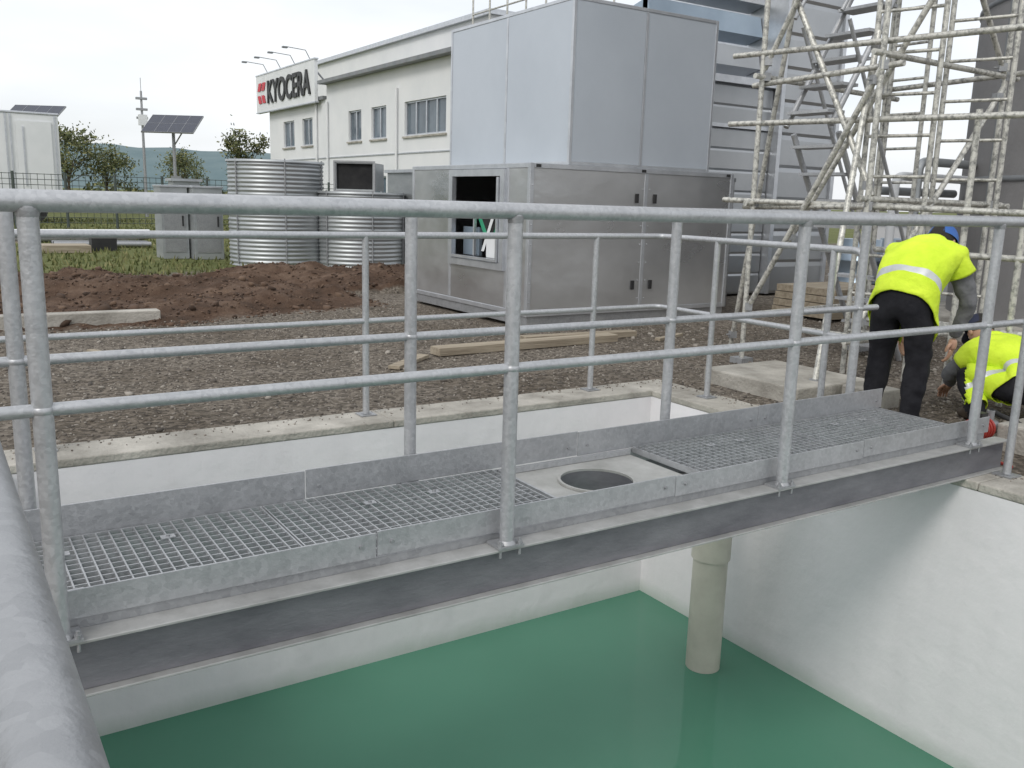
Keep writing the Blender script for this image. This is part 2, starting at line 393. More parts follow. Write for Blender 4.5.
b.lathe((cx,cy,0),[(r,zt),(r,zt+.010)],'tray',64); b.lathe((cx,cy,0),[(r,zt+.010),(r+.012,zt+.010)],'tray',64); b.lathe((cx,cy,0),[(r+.012,zt+.010),(r+.012,zt+.001)],'tray',64)
b.lathe((cx,cy,0),[(r-.001,zt),(r-.001,.01)],'beam',64)
b.box(x0,x1,y1-.012,y1,zt+.002,zt+.025,'galv'); b.box(x0,x1,y0,y0+.012,zt+.002,zt+.02,'galv')
b.box(x0,x0+.012,y0+.013,y1-.013,zt+.002,zt+.025,'galv')
b.tube([(x0+.08,y0+.1,zt),(x0+.08,y0+.1,zt+.012)],.012,'galv_d',6); b.tube([(x1-.08,y0+.1,zt),(x1-.08,y0+.1,zt+.012)],.012,'galv_d',6)
b.build('opening_tray',wk)
b=MB()
for Y,off in((YN,.036),(YF,-.036)):
    segs=[(-.1,1.10),(1.104,2.35),(2.354,3.5),(3.504,4.52)]
    for i,(a,c) in enumerate(segs):
        dz=.004*(i%2); tz=.272 if off>0 else .30
        b.box(a,c,Y+off-.003,Y+off+.003,.190+dz,tz+dz,'galv_p')
        for xx in (a+.05,c-.05): b.tube([(xx,Y+off-.010,.235),(xx,Y+off+.010,.235)],.007,'galv_d',6)
b.build('toe_plates',wk,.0015)
RZ=1.26; MZ=.765
PXs=[.205,1.553,2.908,4.293]
def rail(Y,sg,name,xe):
    b=MB()
    for X in PXs:
        b.tube([(X,Y-sg*.012,BT+.008),(X,Y-sg*.012,RZ-.01)],.024,'galv',20)
        b.box(X-.05,X+.05,Y-.045,Y+.035,BT+.0005,BT+.009,'galv_d')
        for dx in (-.038,.038):
            b.tube([(X+dx,Y-sg*.034,BT-.03),(X+dx,Y-sg*.034,BT+.028)],.0055,'galv_d',6); b.tube([(X+dx,Y-sg*.034,BT+.009),(X+dx,Y-sg*.034,BT+.018)],.010,'galv_d',6)
        b.ell((X,Y-sg*.012,MZ),(.027,.027,.02),'galv')
        b.lathe((X,Y-sg*.012,BT),[(.024,.022),(.031,.014),(.033,.0095)],'galv_d',16)
        b.lathe((X,Y-sg*.012,RZ),[(.026,-.014),(.0255,-.03),(.024,-.036)],'galv_d',16)
    b.tube([(-.45,Y-sg*.012,RZ),(1.2,Y-sg*.012,RZ+.002),(2.8,Y-sg*.012,RZ-.003),(xe,Y-sg*.012,RZ)],.025,'galv',20)
    b.tube([(-.02,Y-sg*.012,MZ),(xe-.0,Y-sg*.012,MZ)],.0165,'galv',14)
    b.build(name,wk)
rail(YN,1,'near_railing',4.70); rail(YF,-1,'far_railing',4.45)

g=MB(); GZ=1.07; GM=.57; gy=4.90; gx=4.44
def gpost(x,y,z1=GZ):
    g.tube([(x,y,.006),(x,y,z1)],.02,'galv',16); g.box(x-.05,x+.05,y-.05,y+.05,.0005,.008,'galv_d')
    g.box(x-.025,x+.025,y-.025,y+.025,.0085,.012,'galv_d')
for x in (.42,2.15,3.85): gpost(x,gy)
for y in (4.35,3.42): gpost(gx,y)
for z,r in((GZ,.0205),(GM,.0165)):
    pts=[(.05,3.4,z)]+elbow((.05,3.4,z),(.05,gy,z),(2,gy,z))+elbow((2,gy,z),(gx,gy,z),(gx,3.4,z))
    if z==GZ: pts+= elbow((gx,4,z),(gx,3.22,z),(gx,3.22,GM))
    else: pts+=[(gx,3.22,z)]
    g.tube(pts,r,'galv',14)
g.tube([(gx,3.22,GM),(gx,3.22,GZ-.07)],.0205,'galv',14)
gpost(.05,3.5)
g.build('guard_rail')
g=MB()
for y in (2.30,.9,-.5): gpost(4.50,y,1.1)
for z,r in((1.1,.0205),(.6,.0165)): g.tube([(4.5,2.3,z),(4.5,-.5,z)],r,'galv',14)
g.build('guard_rail')
g=MB(); hx=.036
g.tube([(hx+.006,-1.5,.955),(hx-.008,2.0,.955)],.032,'galv_d',32)
for y in (-1.4,1.95): g.tube([(hx,y,.002),(hx,y,.93)],.024,'galv_d',16); g.box(hx-.05,hx+.05,y-.05,y+.05,.0005,.008,'galv_d')
g.tube([(hx,-1.5,.5),(hx,1.95,.5)],.0165,'galv_d',14)
g.build('handrail')

# ---------------------------------------------------------------- HVAC unit
hv=empty('air_handling_unit')
b=MB()
hx0,hx1,hy0,hy1=5.2,8.1,7.75,10.4; z0,z1=.10,1.67
t=.05
def frame(b,x0,x1,y0,y1,z0,z1,t,k,xm=[],ym=[]):
    for x in (x0,x1-t):
        for y in (y0,y1-t): b.box(x,x+t,y,y+t,z0,z1,k)
    for y in (y0,y1-t):
        for z in (z0,z1-t): b.box(x0+t+.001,x1-t-.001,y+.001,y+t-.001,z,z+t,k)
    for x in (x0,x1-t):
        for z in (z0,z1-t): b.box(x+.001,x+t-.001,y0+t+.001,y1-t-.001,z,z+t,k)
    for x in xm:
        b.box(x-t/2,x+t/2,y0+.002,y0+t-.002,z0+t+.001,z1-t-.001,k)
    for y in ym: b.box(x0+.002,x0+t-.002,y-t/2,y+t/2,z0+t+.001,z1-t-.001,k)
frame(b,hx0,hx1,hy0,hy1,z0,z1,t,'alu',[6.75],[9.42,8.18])
b.build('lower_frame',hv,.004)
b=MB(); d=.008
b.box(hx0+t,6.73,hy0+d,hy0+d+.03,z0+t,z1-t,'stain'); b.box(6.77,hx1-t,hy0+d+.002,hy0+d+.032,z0+t,z1-t,'stain')
b.box(hx0+d,hx0+d+.03,9.44,hy1-t,z0+t,z1-t,'stain')
b.box(hx0+d,hx0+d+.03,hy0+t,8.16,z0+t,z1-t,'stain')
b.box(hx0+d,hx0+d+.03,8.2,9.4,z0+t,.54,'stain'); 
b.box(hx1-d-.03,hx1-d,hy0+t,hy1-t,z0+t,z1-t,'stain'); b.box(hx0+t,hx1-t,hy1-d-.03,hy1-d,z0+t,z1-t,'stain'); b.box(hx0+t,hx1-t,hy0+t,hy1-t,z1-.03,z1-.005,'stain'); b.box(hx0+t,hx1-t,hy0+t,hy1-t,z0+.005,z0+.03,'stain')
for x in (6.62,6.88): 
    for z in (.4,1.35): b.box(x-.02,x+.02,hy0-.012,hy0+.008,z-.05,z+.05,'black')
for xx in (5.3,6.7,8.0):
    b.box(xx-.03,xx+.03,hy0-.006,hy0-.0005,z1-.04,z1-.01,'black')
for xx in (5.23,8.06,6.7,6.8):
    for k in range(7): b.ell((xx,hy0,.25+k*.2),(.008,.005,.008),'alu',None,8,5)
b.build('lower_panels',hv,.002)
b=MB(); X=hx0-.03
b.box(X,X+.06,8.2,8.28,.545,1.615,'alu'); b.box(X,X+.06,9.32,9.40,.545,1.615,'alu'); b.box(X,X+.06,8.281,9.319,.545,.62,'alu'); b.box(X,X+.06,8.281,9.319,1.54,1.615,'alu')
b.box(X-.02,X+.03,8.29,8.32,.63,1.53,'alu'); b.box(X-.02,X+.03,9.28,9.31,.63,1.53,'alu'); b.box(X-.02,X+.03,8.321,9.279,.63,.66,'alu')
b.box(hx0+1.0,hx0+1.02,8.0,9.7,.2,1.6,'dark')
b.box(hx0+.05,hx0+.08,8.36,8.66,.66,.9,'white')
b.add([(hx0+.10,8.36,1.15),(hx0+.10,8.98,1.15),(hx0+.10,8.64,.68)],[(0,1,2)],'green')
b.add([(hx0+.09,8.46,1.145),(hx0+.09,8.88,1.145),(hx0+.09,8.65,.84)],[(0,1,2)],'dark')
b.add([(hx0+.08,8.50,1.20),(hx0+.08,8.56,1.20),(hx0+.08,8.82,.72),(hx0+.08,8.76,.72)],[(0,1,2,3)],'white')
b.box(hx0+.12,hx0+.15,8.32,9.27,1.16,1.20,'alu'); b.box(hx0+.1,hx0+.14,8.9,9.26,.66,.98,'cladb'); b.box(hx0+.05,hx0+.08,8.93,8.96,.66,1.16,'alu')
b.ell((hx0+.6,8.8,1.1),(.25,.36,.36),'alu')
b.build('fan_opening',hv)
b=MB()
b.box(hx0+.02,hx1-.02,hy0+.02,hy0+.12,.0,.098,'galv_d'); b.box(hx0+.02,hx1-.02,hy1-.12,hy1-.02,.0,.098,'galv_d'); b.box(hx0+.02,hx0+.12,hy0+.121,hy1-.121,.0,.098,'galv_d')
for x in (5.3,6.2,7.1,8.0): b.box(x-.09,x+.09,hy0-.05,hy0+.18,-.05,.0-.001,'wood')
b.build('skid',hv,.003)
b=MB(); ux0,ux1,uy0,uy1,uz0,uz1=5.7,7.72,7.79,10.35,1.672,3.33
frame(b,ux0,ux1,uy0,uy1,uz0,uz1,.035,'alu',[6.68],[9.05])
b.build('upper_frame',hv,.003)
b=MB()
b.box(ux0+.035,6.66,uy0+.006,uy0+.03,uz0+.035,uz1-.035,'panel'); b.box(6.70,ux1-.035,uy0+.008,uy0+.032,uz0+.035,uz1-.035,'panel')
b.box(ux0+.006,ux0+.03,uy0+.035,9.03,uz0+.035,uz1-.035,'panel'); b.box(ux0+.008,ux0+.032,9.07,uy1-.035,uz0+.035,uz1-.035,'panel')
b.box(ux1-.03,ux1-.006,uy0+.035,uy1-.035,uz0+.035,uz1-.035,'panel'); b.box(ux0+.035,ux1-.035,uy1-.03,uy1-.006,uz0+.035,uz1-.035,'panel'); b.box(ux0+.035,ux1-.035,uy0+.035,uy1-.035,uz1-.03,uz1-.01,'panel')
b.build('upper_panels',hv,.002)

# ---------------------------------------------------------------- metal clad plant structures behind
pl=empty('metal_plant_enclosure')
b=MB()
def ribbed(b,x0,x1,y,z0,z1,step,k,depth=.03):
    n=int((z1-z0)/step)
    for i in range(n):
        za=z0+(z1-z0)*i/n; zc=z0+(z1-z0)*(i+1)/n
        vs=[(x0,y,za),(x1,y,za),(x1,y-depth,za+step*.1),(x0,y-depth,za+step*.1),(x1,y-depth,za+step*.9),(x0,y-depth,za+step*.9),(x1,y,zc),(x0,y,zc)]
        b.add(vs,[(0,1,2,3),(3,2,4,5),(5,4,6,7)],k)
ribbed(b,8.9,10.7,9.6,0,3.0,.3,'clad',.012); b.box(8.9,10.7,9.601,12,0,3.0,'clad')
b.box(8.85,10.72,9.5,12.1,3.001,3.1,'alu')
ribbed(b,10.8,12.0,9.5,0,8,.45,'clad',.018); b.box(10.8,12.0,9.501,12,0,8,'clad')
b.box(12.001,12.08,9.45,12.05,0,8.1,'alu'); b.box(10.72,10.798,9.45,12.05,0,8.1,'alu')
for z in (1.2,2.4): b.box(8.9,10.7,9.56,9.585,z,z+.05,'alu')
b.build('clad_wall',pl)
b=MB()
for i in range(9):
    z=3.3+i*.45
    b.box(-2.2,0,-.02,.3,0,.30,'cladb' if i%2 else 'clad',Matrix.Rotation(math.radians(-14),3,'X'),(10.70,9.9,z))
b.box(8.5,8.56,9.95,10.05,3.1,7.6,'alu')
b.build('louvres',pl)
b=MB(); b.box(8.35,8.8,8.4,9.4,0,1.6,'galv_d'); b.box(8.34,8.81,8.39,9.41,1.601,1.65,'fascia'); b.box(8.45,8.7,8.385,8.399,.3,1.4,'fascia')
b.build('control_cabinet',None,.004)

# round tower at the right
b=MB(); tc_=(11.3,4.3,-.05); TR=2.2
b.lathe(tc_,[(TR,0),(TR,9.2)],'concd',96)
for z in (1.7,3.5,5.3,7.1): b.lathe(tc_,[(TR+.001,z-.03),(TR+.018,z-.02),(TR+.018,z+.02),(TR+.001,z+.03)],'fascia',96)
for k in range(12):
    a=math.radians(150+k*15); c,s=math.cos(a),math.sin(a)
    b.box(-.004,.012,-.02,.02,0,9.1,'fascia',Matrix.Rotation(a,3,'Z'),(tc_[0]+c*TR,tc_[1]+s*TR,-.05))
b.lathe(tc_,[(TR+.25,0),(TR+.25,.22),(TR,.24)],'conc',96)
b.build('round_tower')

b=MB(); b.box(12.6,13.0,5.5,9,0,1.1,'wall'); b.box(12.55,13.05,5.5,9,1.101,1.17,'fascia'); b.build('low_wall')
b=MB()
for i in range(4): b.box(9.0+.02*i,10.4-.05*i,6.9,7.8,.0+i*.09,.08+i*.09,'wood')
b.build('timber_stack')
b=MB()
for i,(x,y) in enumerate(((10.9,8.0),(11.5,7.5),(12.0,8.1))):
    b.lathe((x,y,0),[(0.001,0),(.29,0),(.29,.3),(.3,.31),(.29,.32),(.29,.6),(.3,.61),(.29,.62),(.29,.9),(.001,.9)],'cladb' if i!=1 else 'fascia',28)
b.build('steel_drums')
b=MB()
for i,(x,y) in enumerate(((8.3,6.0),(8.45,5.85),(8.6,5.7))):
    b.tube([(x,y,-.03)]+elbow((x,y,0),(x,y,1.5+.15*i),(x+1,y,1.5+.15*i),.12)+[(9.75,y,1.5+.15*i)],.045,'galv_t' if i!=1 else 'white',14)
b.build('service_pipes')

# ---------------------------------------------------------------- scaffold
sc=empty('scaffold')
b=MB(); r=.0225; K='cream'
legs=[(5.9,4.3),(5.9,5.4),(7.5,5.4),(7.5,4.3)]
def coup(p):
    p=Vector(p); R=Matrix.Rotation(random.uniform(0,3),3,'Z')
    b.box(-.03,.03,-.03,.03,-.032,.032,'galv_d',R,p); b.tube([p+R@Vector((.03,0,0)),p+R@Vector((.065,0,0))],.008,'galv_d',6)
for (x,y) in legs:
    b.tube([(x,y,.0),(x+random.uniform(-.04,.04),y+random.uniform(-.04,.04),7.6)],r,K); b.box(x-.07,x+.07,y-.07,y+.07,-.04,.01,'galv_d')
for z in (.35,1.35,2.35,3.35,4.35,5.4):
    for i in range(4):
        a=legs[i];c=legs[(i+1)%4]
        d=Vector((c[0]-a[0],c[1]-a[1],0)).normalized()*.15
        dz=random.uniform(-.05,.05)
        b.tube([(a[0]-d.x+.045,a[1]-d.y+.0,z+dz),(c[0]+d.x+.045,c[1]+d.y,z+dz+random.uniform(-.04,.04))],r,K)
        coup((a[0]+.022,a[1],z+dz))
for (xa,ya,xb,yb) in ((6.15,4.55,6.3,4.1),(6.85,4.4,7.0,3.95),(7.5,5.0,7.5,5.35)):
    b.tube([(xa,ya,0),(xa,ya,7)],r*.9,K); b.tube([(xb,yb,0),(xb,yb,7)],r*.9,K)
    for i in range(22): b.tube([(xa,ya,.35+i*.3),(xb,yb,.35+i*.3)],.013,K,8)
for a,c in (((5.9,5.4,.4),(5.9,4.3,2.3)),((5.95,5.4,3.3),(5.95,4.3,1.4)),((5.9,5.4,2.4),(5.9,4.3,4.3)),((5.9,4.3,.4),(7.5,4.3,2.3)),((7.5,4.3,2.4),(5.9,4.3,4.3)),
            ((5.3,4.15,-.02),(6.1,4.5,2.6)),((6.5,6.1,-.02),(6.15,5.3,3.4)),((6.0,5.1,1.0),(6.2,3.9,3.2))):
    b.tube([a,c],r,K); coup(Vector(a).lerp(Vector(c),.03)); coup(Vector(a).lerp(Vector(c),.96))
for z in (1.32,1.95,2.5): b.tube([(5.85,5.7,z+.03),(5.85+.3,3.0,z-.02)],r,K)
for (x,y,h) in ((6.2,3.7,2.0),(6.22,3.3,2.1),(6.9,3.5,3.0)): b.tube([(x,y,-.02),(x,y,h)],r,K)
b.tube([(6.2,4.4,1.0),(6.22,3.1,1.0)],r,K); b.tube([(6.2,4.4,.45),(6.22,3.0,.5)],r,K)
b.build('tubes',sc)
b=MB()
def stair(x0,z0,x1,z1,y0,y1):
    for y in (y0,y1): b.tube([(x0,y,z0),(x1,y,z1)],.024,'galv',8)
    for y in (y0,y1): b.tube([(x0,y,z0+.85),(x1,y,z1+.85)],.016,'galv',8)
    n=9
    for i in range(n):
        t=(i+.5)/n; x=x0+(x1-x0)*t; z=z0+(z1-z0)*t; b.box(x-.1,x+.1,y0+.012,y1-.012,z-.012,z+.012,'galv')
stair(7.35,-.03,6.2,1.9,4.85,5.3); stair(6.1,1.95,7.3,3.9,4.85,5.3); stair(7.3,3.95,6.2,5.9,4.85,5.3)
b.build('stair_flights',sc)
b=MB()
for i in range(2): b.box(6.0,7.45,4.85+i*.24,5.07+i*.24,3.93,3.97,'wood')
b.build('platform_boards',sc,.003)

b=MB(); b.box(4.95,5.75,4.0,4.9,-.06,.08,'conc'); b.build('concrete_slab',None,.012)
b=MB(); b.box(5.1,5.75,2.2,2.7,-.06,.12,'conc'); b.build('concrete_slab',None,.012)
b=MB(); b.box(5.35,5.6,3.65,3.95,-.06,.09,'conc',); b.build('concrete_slab',None,.012)
b=MB(); b.box(-2.5,1.95,9.55,9.72,-.06,.10,'conc'); b.build('concrete_kerb',None,.01)
b=MB(); R=Matrix.Rotation(math.radians(1.5),3,'Z')
b.box(0,2.0,-.08,.08,0,.07,'wood',R,(3.6,6.75,-.03)); b.box(0,1.3,-.06,.06,0,.06,'wood',Matrix.Rotation(math.radians(-4),3,'Z'),(4.7,7.05,-.03))
b.box(0,.6,-.05,.05,0,.03,'wood',Matrix.Rotation(math.radians(40),3,'Z'),(3.0,6.3,-.03)); b.box(0,.4,-.03,.03,0,.03,'wood',Matrix.Rotation(math.radians(110),3,'Z'),(1.2,7.6,-.03))
b.box(0,.5,-.03,.03,0,.03,'wood',Matrix.Rotation(math.radians(20),3,'Z'),(6.0,6.6,-.03)); b.build('timber_planks',None,.004)

b=MB(); x,y=5.0,2.75; z=-.02
b.box(x-.12,x+.14,y-.08,y+.08,z-.01,z+.02,'black'); b.tube([(x-.08,y,z+.1),(x+.08,y,z+.1)],.06,'redp',24); b.tube([(x+.08,y,z+.1),(x+.15,y,z+.1)],.045,'galv_d',20)
for i in range(5): b.tube([(x-.06+i*.028,y,z+.1),(x-.05+i*.028,y,z+.1)],.066,'redp',24)
b.tube([(x+.11,y,z+.1),(x+.11,y,z+.2)],.022,'galv_d',12); b.box(x-.03,x+.03,y-.03,y+.03,z+.16,z+.2,'black')
pts=[(x+.11,y,z+.2)]+[(x+.11+.12*math.sin(t),y-.16*(1-math.cos(t)),z+.2-.055*t) for t in [i*.25 for i in range(1,13)]]
b.tube(pts,.014,'rubber',10); b.tube([(x-.1,y,z+.08),(x-.22,y-.05,.03),(x-.3,y-.2,.013),(x-.36,y-.4,.012)],.009,'redp',10)
b.build('water_pump',None)

# ---------------------------------------------------------------- tanks
def tank(x,y,rad,h):
    b=MB(); prof=[]; n=int(h/.075)
    for i in range(n*4+1):
        z=h*i/(n*4); prof.append((rad+.012*math.cos(2*math.pi*i/4),z))
    b.lathe((x,y,-.03),prof,'galv_t',72)
    b.lathe((x,y,-.03),[(rad-.02,h),(rad-.03,.0)],'galv_t',72)
    b.lathe((x,y,-.03),[(rad+.03,h-.03),(rad+.03,h+.01),(rad-.025,h+.01),(rad-.025,h-.03)],'galv_t',72)
    for a in (200,262,320): 
        c,s=math.cos(math.radians(a)),math.sin(math.radians(a)); b.tube([(x+c*(rad+.02),y+s*(rad+.02),0),(x+c*(rad+.02),y+s*(rad+.02),h)],.014,'galv_d',6)
    b.build('corrugated_tank')
tank(5.65,17.0,.87,1.90); tank(7.05,16.3,.82,1.38)
# square duct lying on the lower tank, dark sheet in its mouth painted as inner shade
b=MB(); R=Matrix.Rotation(math.radians(-38),3,'Z'); o=(6.45,16.05,1.385); w=.72; hh=.50; L_=.8
b.box(0,w,0,L_,0,.02,'galv_t',R,o); b.box(0,w,0,L_,hh-.02,hh,'galv_t',R,o); b.box(0,.02,0,L_,.021,hh-.021,'galv_t',R,o); b.box(w-.02,w,0,L_,.021,hh-.021,'galv_t',R,o)
b.box(.021,w-.021,.06,.08,.021,hh-.021,'dark',R,o)
for q in ((-.03,w+.03,-.03,0),(-.03,w+.03,hh,hh+.03)): b.box(q[0],q[1],-.02,.0,q[2],q[3],'galv_d',R,o)
b.box(-.03,0,-.02,0,.001,hh-.001,'galv_d',R,o); b.box(w,w+.03,-.02,0,.001,hh-.001,'galv_d',R,o)
b.build('duct_section')
b=MB(); b.box(7.9,8.9,15.6,16.9,-.03,1.75,'galv_t'); b.box(7.85,8.95,15.55,16.95,1.751,1.81,'alu'); b.box(8.0,8.8,15.59,15.599,.3,1.6,'galv_d'); b.build('metal_cabinet')
for (x,y,w,hh) in ((4.15,18.6,.5,1.35),(4.72,18.3,.56,1.35)):
    b=MB(); b.box(x-w/2,x+w/2,y,y+.6,-.03,hh,'galv_t'); b.box(x-w/2+.05,x+w/2-.05,y-.012,y-.001,.1,hh-.1,'galv_d'); b.box(x-w/2-.02,x+w/2+.02,y-.02,y+.62,hh+.001,hh+.04,'alu'); b.box(x+w/2-.12,x+w/2-.09,y-.03,y-.013,hh*.45,hh*.6,'black'); b.build('metal_cabinet',None,.004)
b=MB()
b.box(4.9,5.5,22.0,22.5,-.03,1.5,'galv_t'); b.box(4.85,5.55,21.95,22.55,1.501,1.56,'alu'); b.box(4.95,5.45,21.98,21.999,.1,1.4,'white'); b.build('metal_cabinet')
b=MB()
for i in range(6): b.tube([(1.2+.1*i,24.5+.22*i,.06+.1*(i%2)),(4.6+.1*i,24.8+.22*i,.06+.1*(i%2))],.08,'white' if i%2 else 'galv_d',12)
for i in range(4): b.tube([(2.4,22.4+.2*i,.05),(4.4,22.2+.2*i,.05)],.06,'black' if i%2 else 'galv_d',12)
for x in (1.8,3.2,4.2): b.box(x,x+.1,24.3,26.2,-.04,-.005,'wood')
b.box(2.0,2.9,20.6,21.4,-.03,.12,'wood'); b.box(3.0,3.5,21.2,21.6,-.03,.25,'black')
b.build('pipe_stack')

tr=empty('box_trailer')
b=MB()
b.box(-3,4.5,38,41,.9,3.85,'white'); b.box(-3.02,4.52,37.97,41.03,3.851,3.93,'alu'); b.box(-3.02,4.52,37.96,37.998,.8,.95,'fascia')
b.build('body',tr,.02)
b=MB()
for x in (-2.9,2.75,2.9,4.35): b.box(x,x+.05,37.96,37.998,.96,3.84,'alu')
b.box(3.1,4.25,37.95,37.985,1.1,3.6,'white'); b.box(3.3,3.35,37.92,37.949,1.3,3.4,'alu'); b.box(-3,4.5,38.3,40.7,.6,.899,'black'); b.build('doors',tr)
b=MB()
for x in (-1.6,-.6,2.5,3.5): b.tube([(x,38.15,.45),(x,38.55,.45)],.48,'rubber',24); b.tube([(x,38.13,.45),(x,38.149,.45)],.25,'alu',16)
b.build('wheels',tr)

def solar(x,y,z,w,hh):
    b=MB(); b.tube([(x,y,-.03),(x,y,z)],.07,'galv_d',12)
    R=Matrix.Rotation(math.radians(-33),3,'Z')@Matrix.Rotation(math.radians(30),3,'X')
    b.box(-w/2,w/2,-hh/2,hh/2,0,.05,'solar',R,(x,y,z+.1))
    for i in range(5): xx=-w/2+w*i/4; b.box(xx-.007,xx+.007,-hh/2-.01,hh/2+.01,-.005,.056,'galv_d',R,(x,y,z+.1))
    for i in range(3): yy=-hh/2+hh*i/2; b.box(-w/2,w/2,yy-.007,yy+.007,-.004,.055,'galv_d',R,(x,y,z+.1))
    b.box(-w/2+.1,w/2-.1,-.05,.05,-.08,-.01,'galv_d',R,(x,y,z+.1)); b.tube([(x,y,z-.8),(x+.4,y-.5,z+.0)],.03,'galv_d',8)
    b.box(x-.2,x+.2,y-.16,y-.07,1.3,1.9,'galv_d'); b.build('solar_panel')
solar(9.4,41.7,3.95,2.2,1.6); solar(4.6,47,4.35,2.3,1.6)
b=MB(); b.tube([(9.3,47.5,-.03),(9.3,47.5,5.9)],.08,'galv_d',12,r2=.05)
for z in (4.6,5.0,5.5): b.box(9.05,9.55,47.4,47.6,z,z+.1,'galv_d')
b.box(9.1,9.5,47.3,47.45,4.3,4.8,'white'); b.tube([(9.3,47.5,5.9),(9.3,47.5,6.5)],.015,'galv_d',6); b.build('antenna_mast')

# wire mesh fence
b=MB(); FY=33.0
for i in range(20):
    x=-14+i*1.5; b.tube([(x,FY,-.03),(x,FY,1.75)],.045,'fence',8)
for i in range(10): b.tube([(-14,FY,.15+i*.17),(14.5,FY,.15+i*.17)],.010,'fence',4,False)
for i in range(142): b.tube([(-14+i*.2,FY+.01,.1),(-14+i*.2,FY+.01,1.7)],.008,'fence',4,False)
b.build('wire_fence')

# ---------------------------------------------------------------- factory building
fb=empty('factory_building')
BX=13.9
b=MB()
wins=[(39.2,40.6,3.3,4.4),(37.0,38.2,3.3,4.4),(32.0,33.2,3.3,4.4),(29.85,31.1,3.3,4.4),(25.5,28.4,3.3,4.4),(22.0,24.0,3.3,4.4),
      (39.2,40.6,.9,2.0),(37,38.2,.9,2.0),(32,33.2,.9,2.0),(29.85,31.1,.9,2.0),(25.5,28.4,.9,2.0)]
def wallX(b,X,y0,y1,z0,z1,wins,k,dep=.18):
    Ys=sorted({y0,y1}|{w[0] for w in wins}|{w[1] for w in wins}); Zs=sorted({z0,z1}|{w[2] for w in wins}|{w[3] for w in wins})
    for i in range(len(Ys)-1):
        for j in range(len(Zs)-1):
            cy,cz=(Ys[i]+Ys[i+1])/2,(Zs[j]+Zs[j+1])/2
            if any(w[0]<cy<w[1] and w[2]<cz<w[3] for w in wins): continue
            b.add([(X,Ys[i],Zs[j]),(X,Ys[i+1],Zs[j]),(X,Ys[i+1],Zs[j+1]),(X,Ys[i],Zs[j+1])],[(0,3,2,1)],k)
    for (a,c,d,e) in wins:
        for q in ([(a,d),(c,d)],[(c,d),(c,e)],[(c,e),(a,e)],[(a,e),(a,d)]):
            b.add([(X,q[0][0],q[0][1]),(X,q[1][0],q[1][1]),(X+dep,q[1][0],q[1][1]),(X+dep,q[0][0],q[0][1])],[(0,1,2,3)],k)
wallX(b,BX,20,42.5,-.05,5.0,wins,'wall')
b.add([(BX,20,5.0),(BX,35.4,5.0),(BX,35.4,5.55),(BX,20,5.55)],[(0,1,2,3)],'wall')
b.add([(BX,20,-.05),(24,20,-.05),(24,20,5.55),(BX,20,5.55)],[(0,1,2,3)],'wall')
b.add([(BX,42.5,-.05),(24,42.5,-.05),(24,42.5,5.0),(BX,42.5,5.0)],[(0,1,2,3)],'wall')
b.add([(BX,35.4,5.0),(24,35.4,5.0),(24,35.4,5.55),(BX,35.4,5.55)],[(0,1,2,3)],'wall')
b.build('walls',fb)
b=MB()
b.box(BX-.35,24,19.9,35.5,5.551,5.68,'fascia'); b.box(BX-.12,24,35.52,42.6,5.001,5.14,'fascia')
b.box(BX-.03,BX-.001,20,42.5,2.72,2.76,'alu')
b.build('roof',fb)
b=MB()
for (a,c,d,e) in wins:
    b.box(BX+.12,BX+.13,a,c,d,e,'glass'); nn=4 if c-a>2 else 2
    for i in range(nn+1):
        yy=a+(c-a)*i/nn; b.box(BX+.07,BX+.119,max(a,yy-.035),min(c,yy+.035),d+.051,e-.051,'alu')
    b.box(BX+.07,BX+.119,a,c,d,d+.05,'alu'); b.box(BX+.07,BX+.119,a,c,e-.05,e,'alu'); b.box(BX-.06,BX-.001,a-.08,c+.08,d-.08,d-.02,'conc')
    if 30<a<32: b.box(BX+.06,BX+.069,a+.05,c-.05,e-.35,e-.05,'white')
for y in (21,28.9,35.2,36.4): b.tube([(BX-.07,y,0),(BX-.07,y,4.9)],.05,'wall',8)
b.build('windows',fb)
b=MB()
b.box(20,34,33,56,4.9,8.6,'wall'); b.box(19.8,34.2,32.8,56.2,8.601,8.8,'alu')
b.build('upper_storey',fb)
b=MB()
for i in range(8):
    y=24.5+i*1.3; b.tube([(19.5,y,5.68),(19.5,y,10.4)],.04,'cream',6)
for z in (7.2,8.6,9.6,10.3): b.tube([(19.5,24.5,z),(19.5,33.6,z)],.035,'cream',6)
b.build('roof_railing',fb)
sg=empty('rooftop_sign')
b=MB(); b.box(BX-.3,BX-.16,35.9,43.4,4.95,6.55,'white'); b.box(BX-.32,BX-.14,35.85,43.45,6.551,6.60,'alu'); b.box(BX-.32,BX-.14,35.85,43.45,4.90,4.949,'alu')
for y in (36.5,39.6,42.8): b.tube([(BX-.1,y,5.0),(BX-.1,y,6.4)],.05,'galv_d',8); b.tube([(BX-.1,y,6.3),(BX+1.0,y,5.16)],.04,'galv_d',8)
b.build('panel',sg)
b=MB()
for y in (36.6,38.4,40.2,42.0): b.tube([(BX-.2,y,6.6),(BX-.4,y,6.95),(BX-1.2,y,7.0)],.018,'galv_d',6); b.box(BX-1.35,BX-1.15,y-.08,y+.08,6.94,7.0,'fascia')
b.build('sign_lamps',sg)
cu=bpy.data.curves.new('lettering','FONT'); cu.body='KYOCERA'; cu.size=1.35; cu.extrude=.03; cu.offset=.028
to=bpy.data.objects.new('tmp',cu); C.objects.link(to); bpy.context.view_layer.update()
dg=bpy.context.evaluated_depsgraph_get(); tm=bpy.data.meshes.new_from_object(to.evaluated_get(dg)); bpy.data.objects.remove(to)
w=max(v.co.x for v in tm.vertices); tm.materials.clear(); tm.materials.append(M['black'])
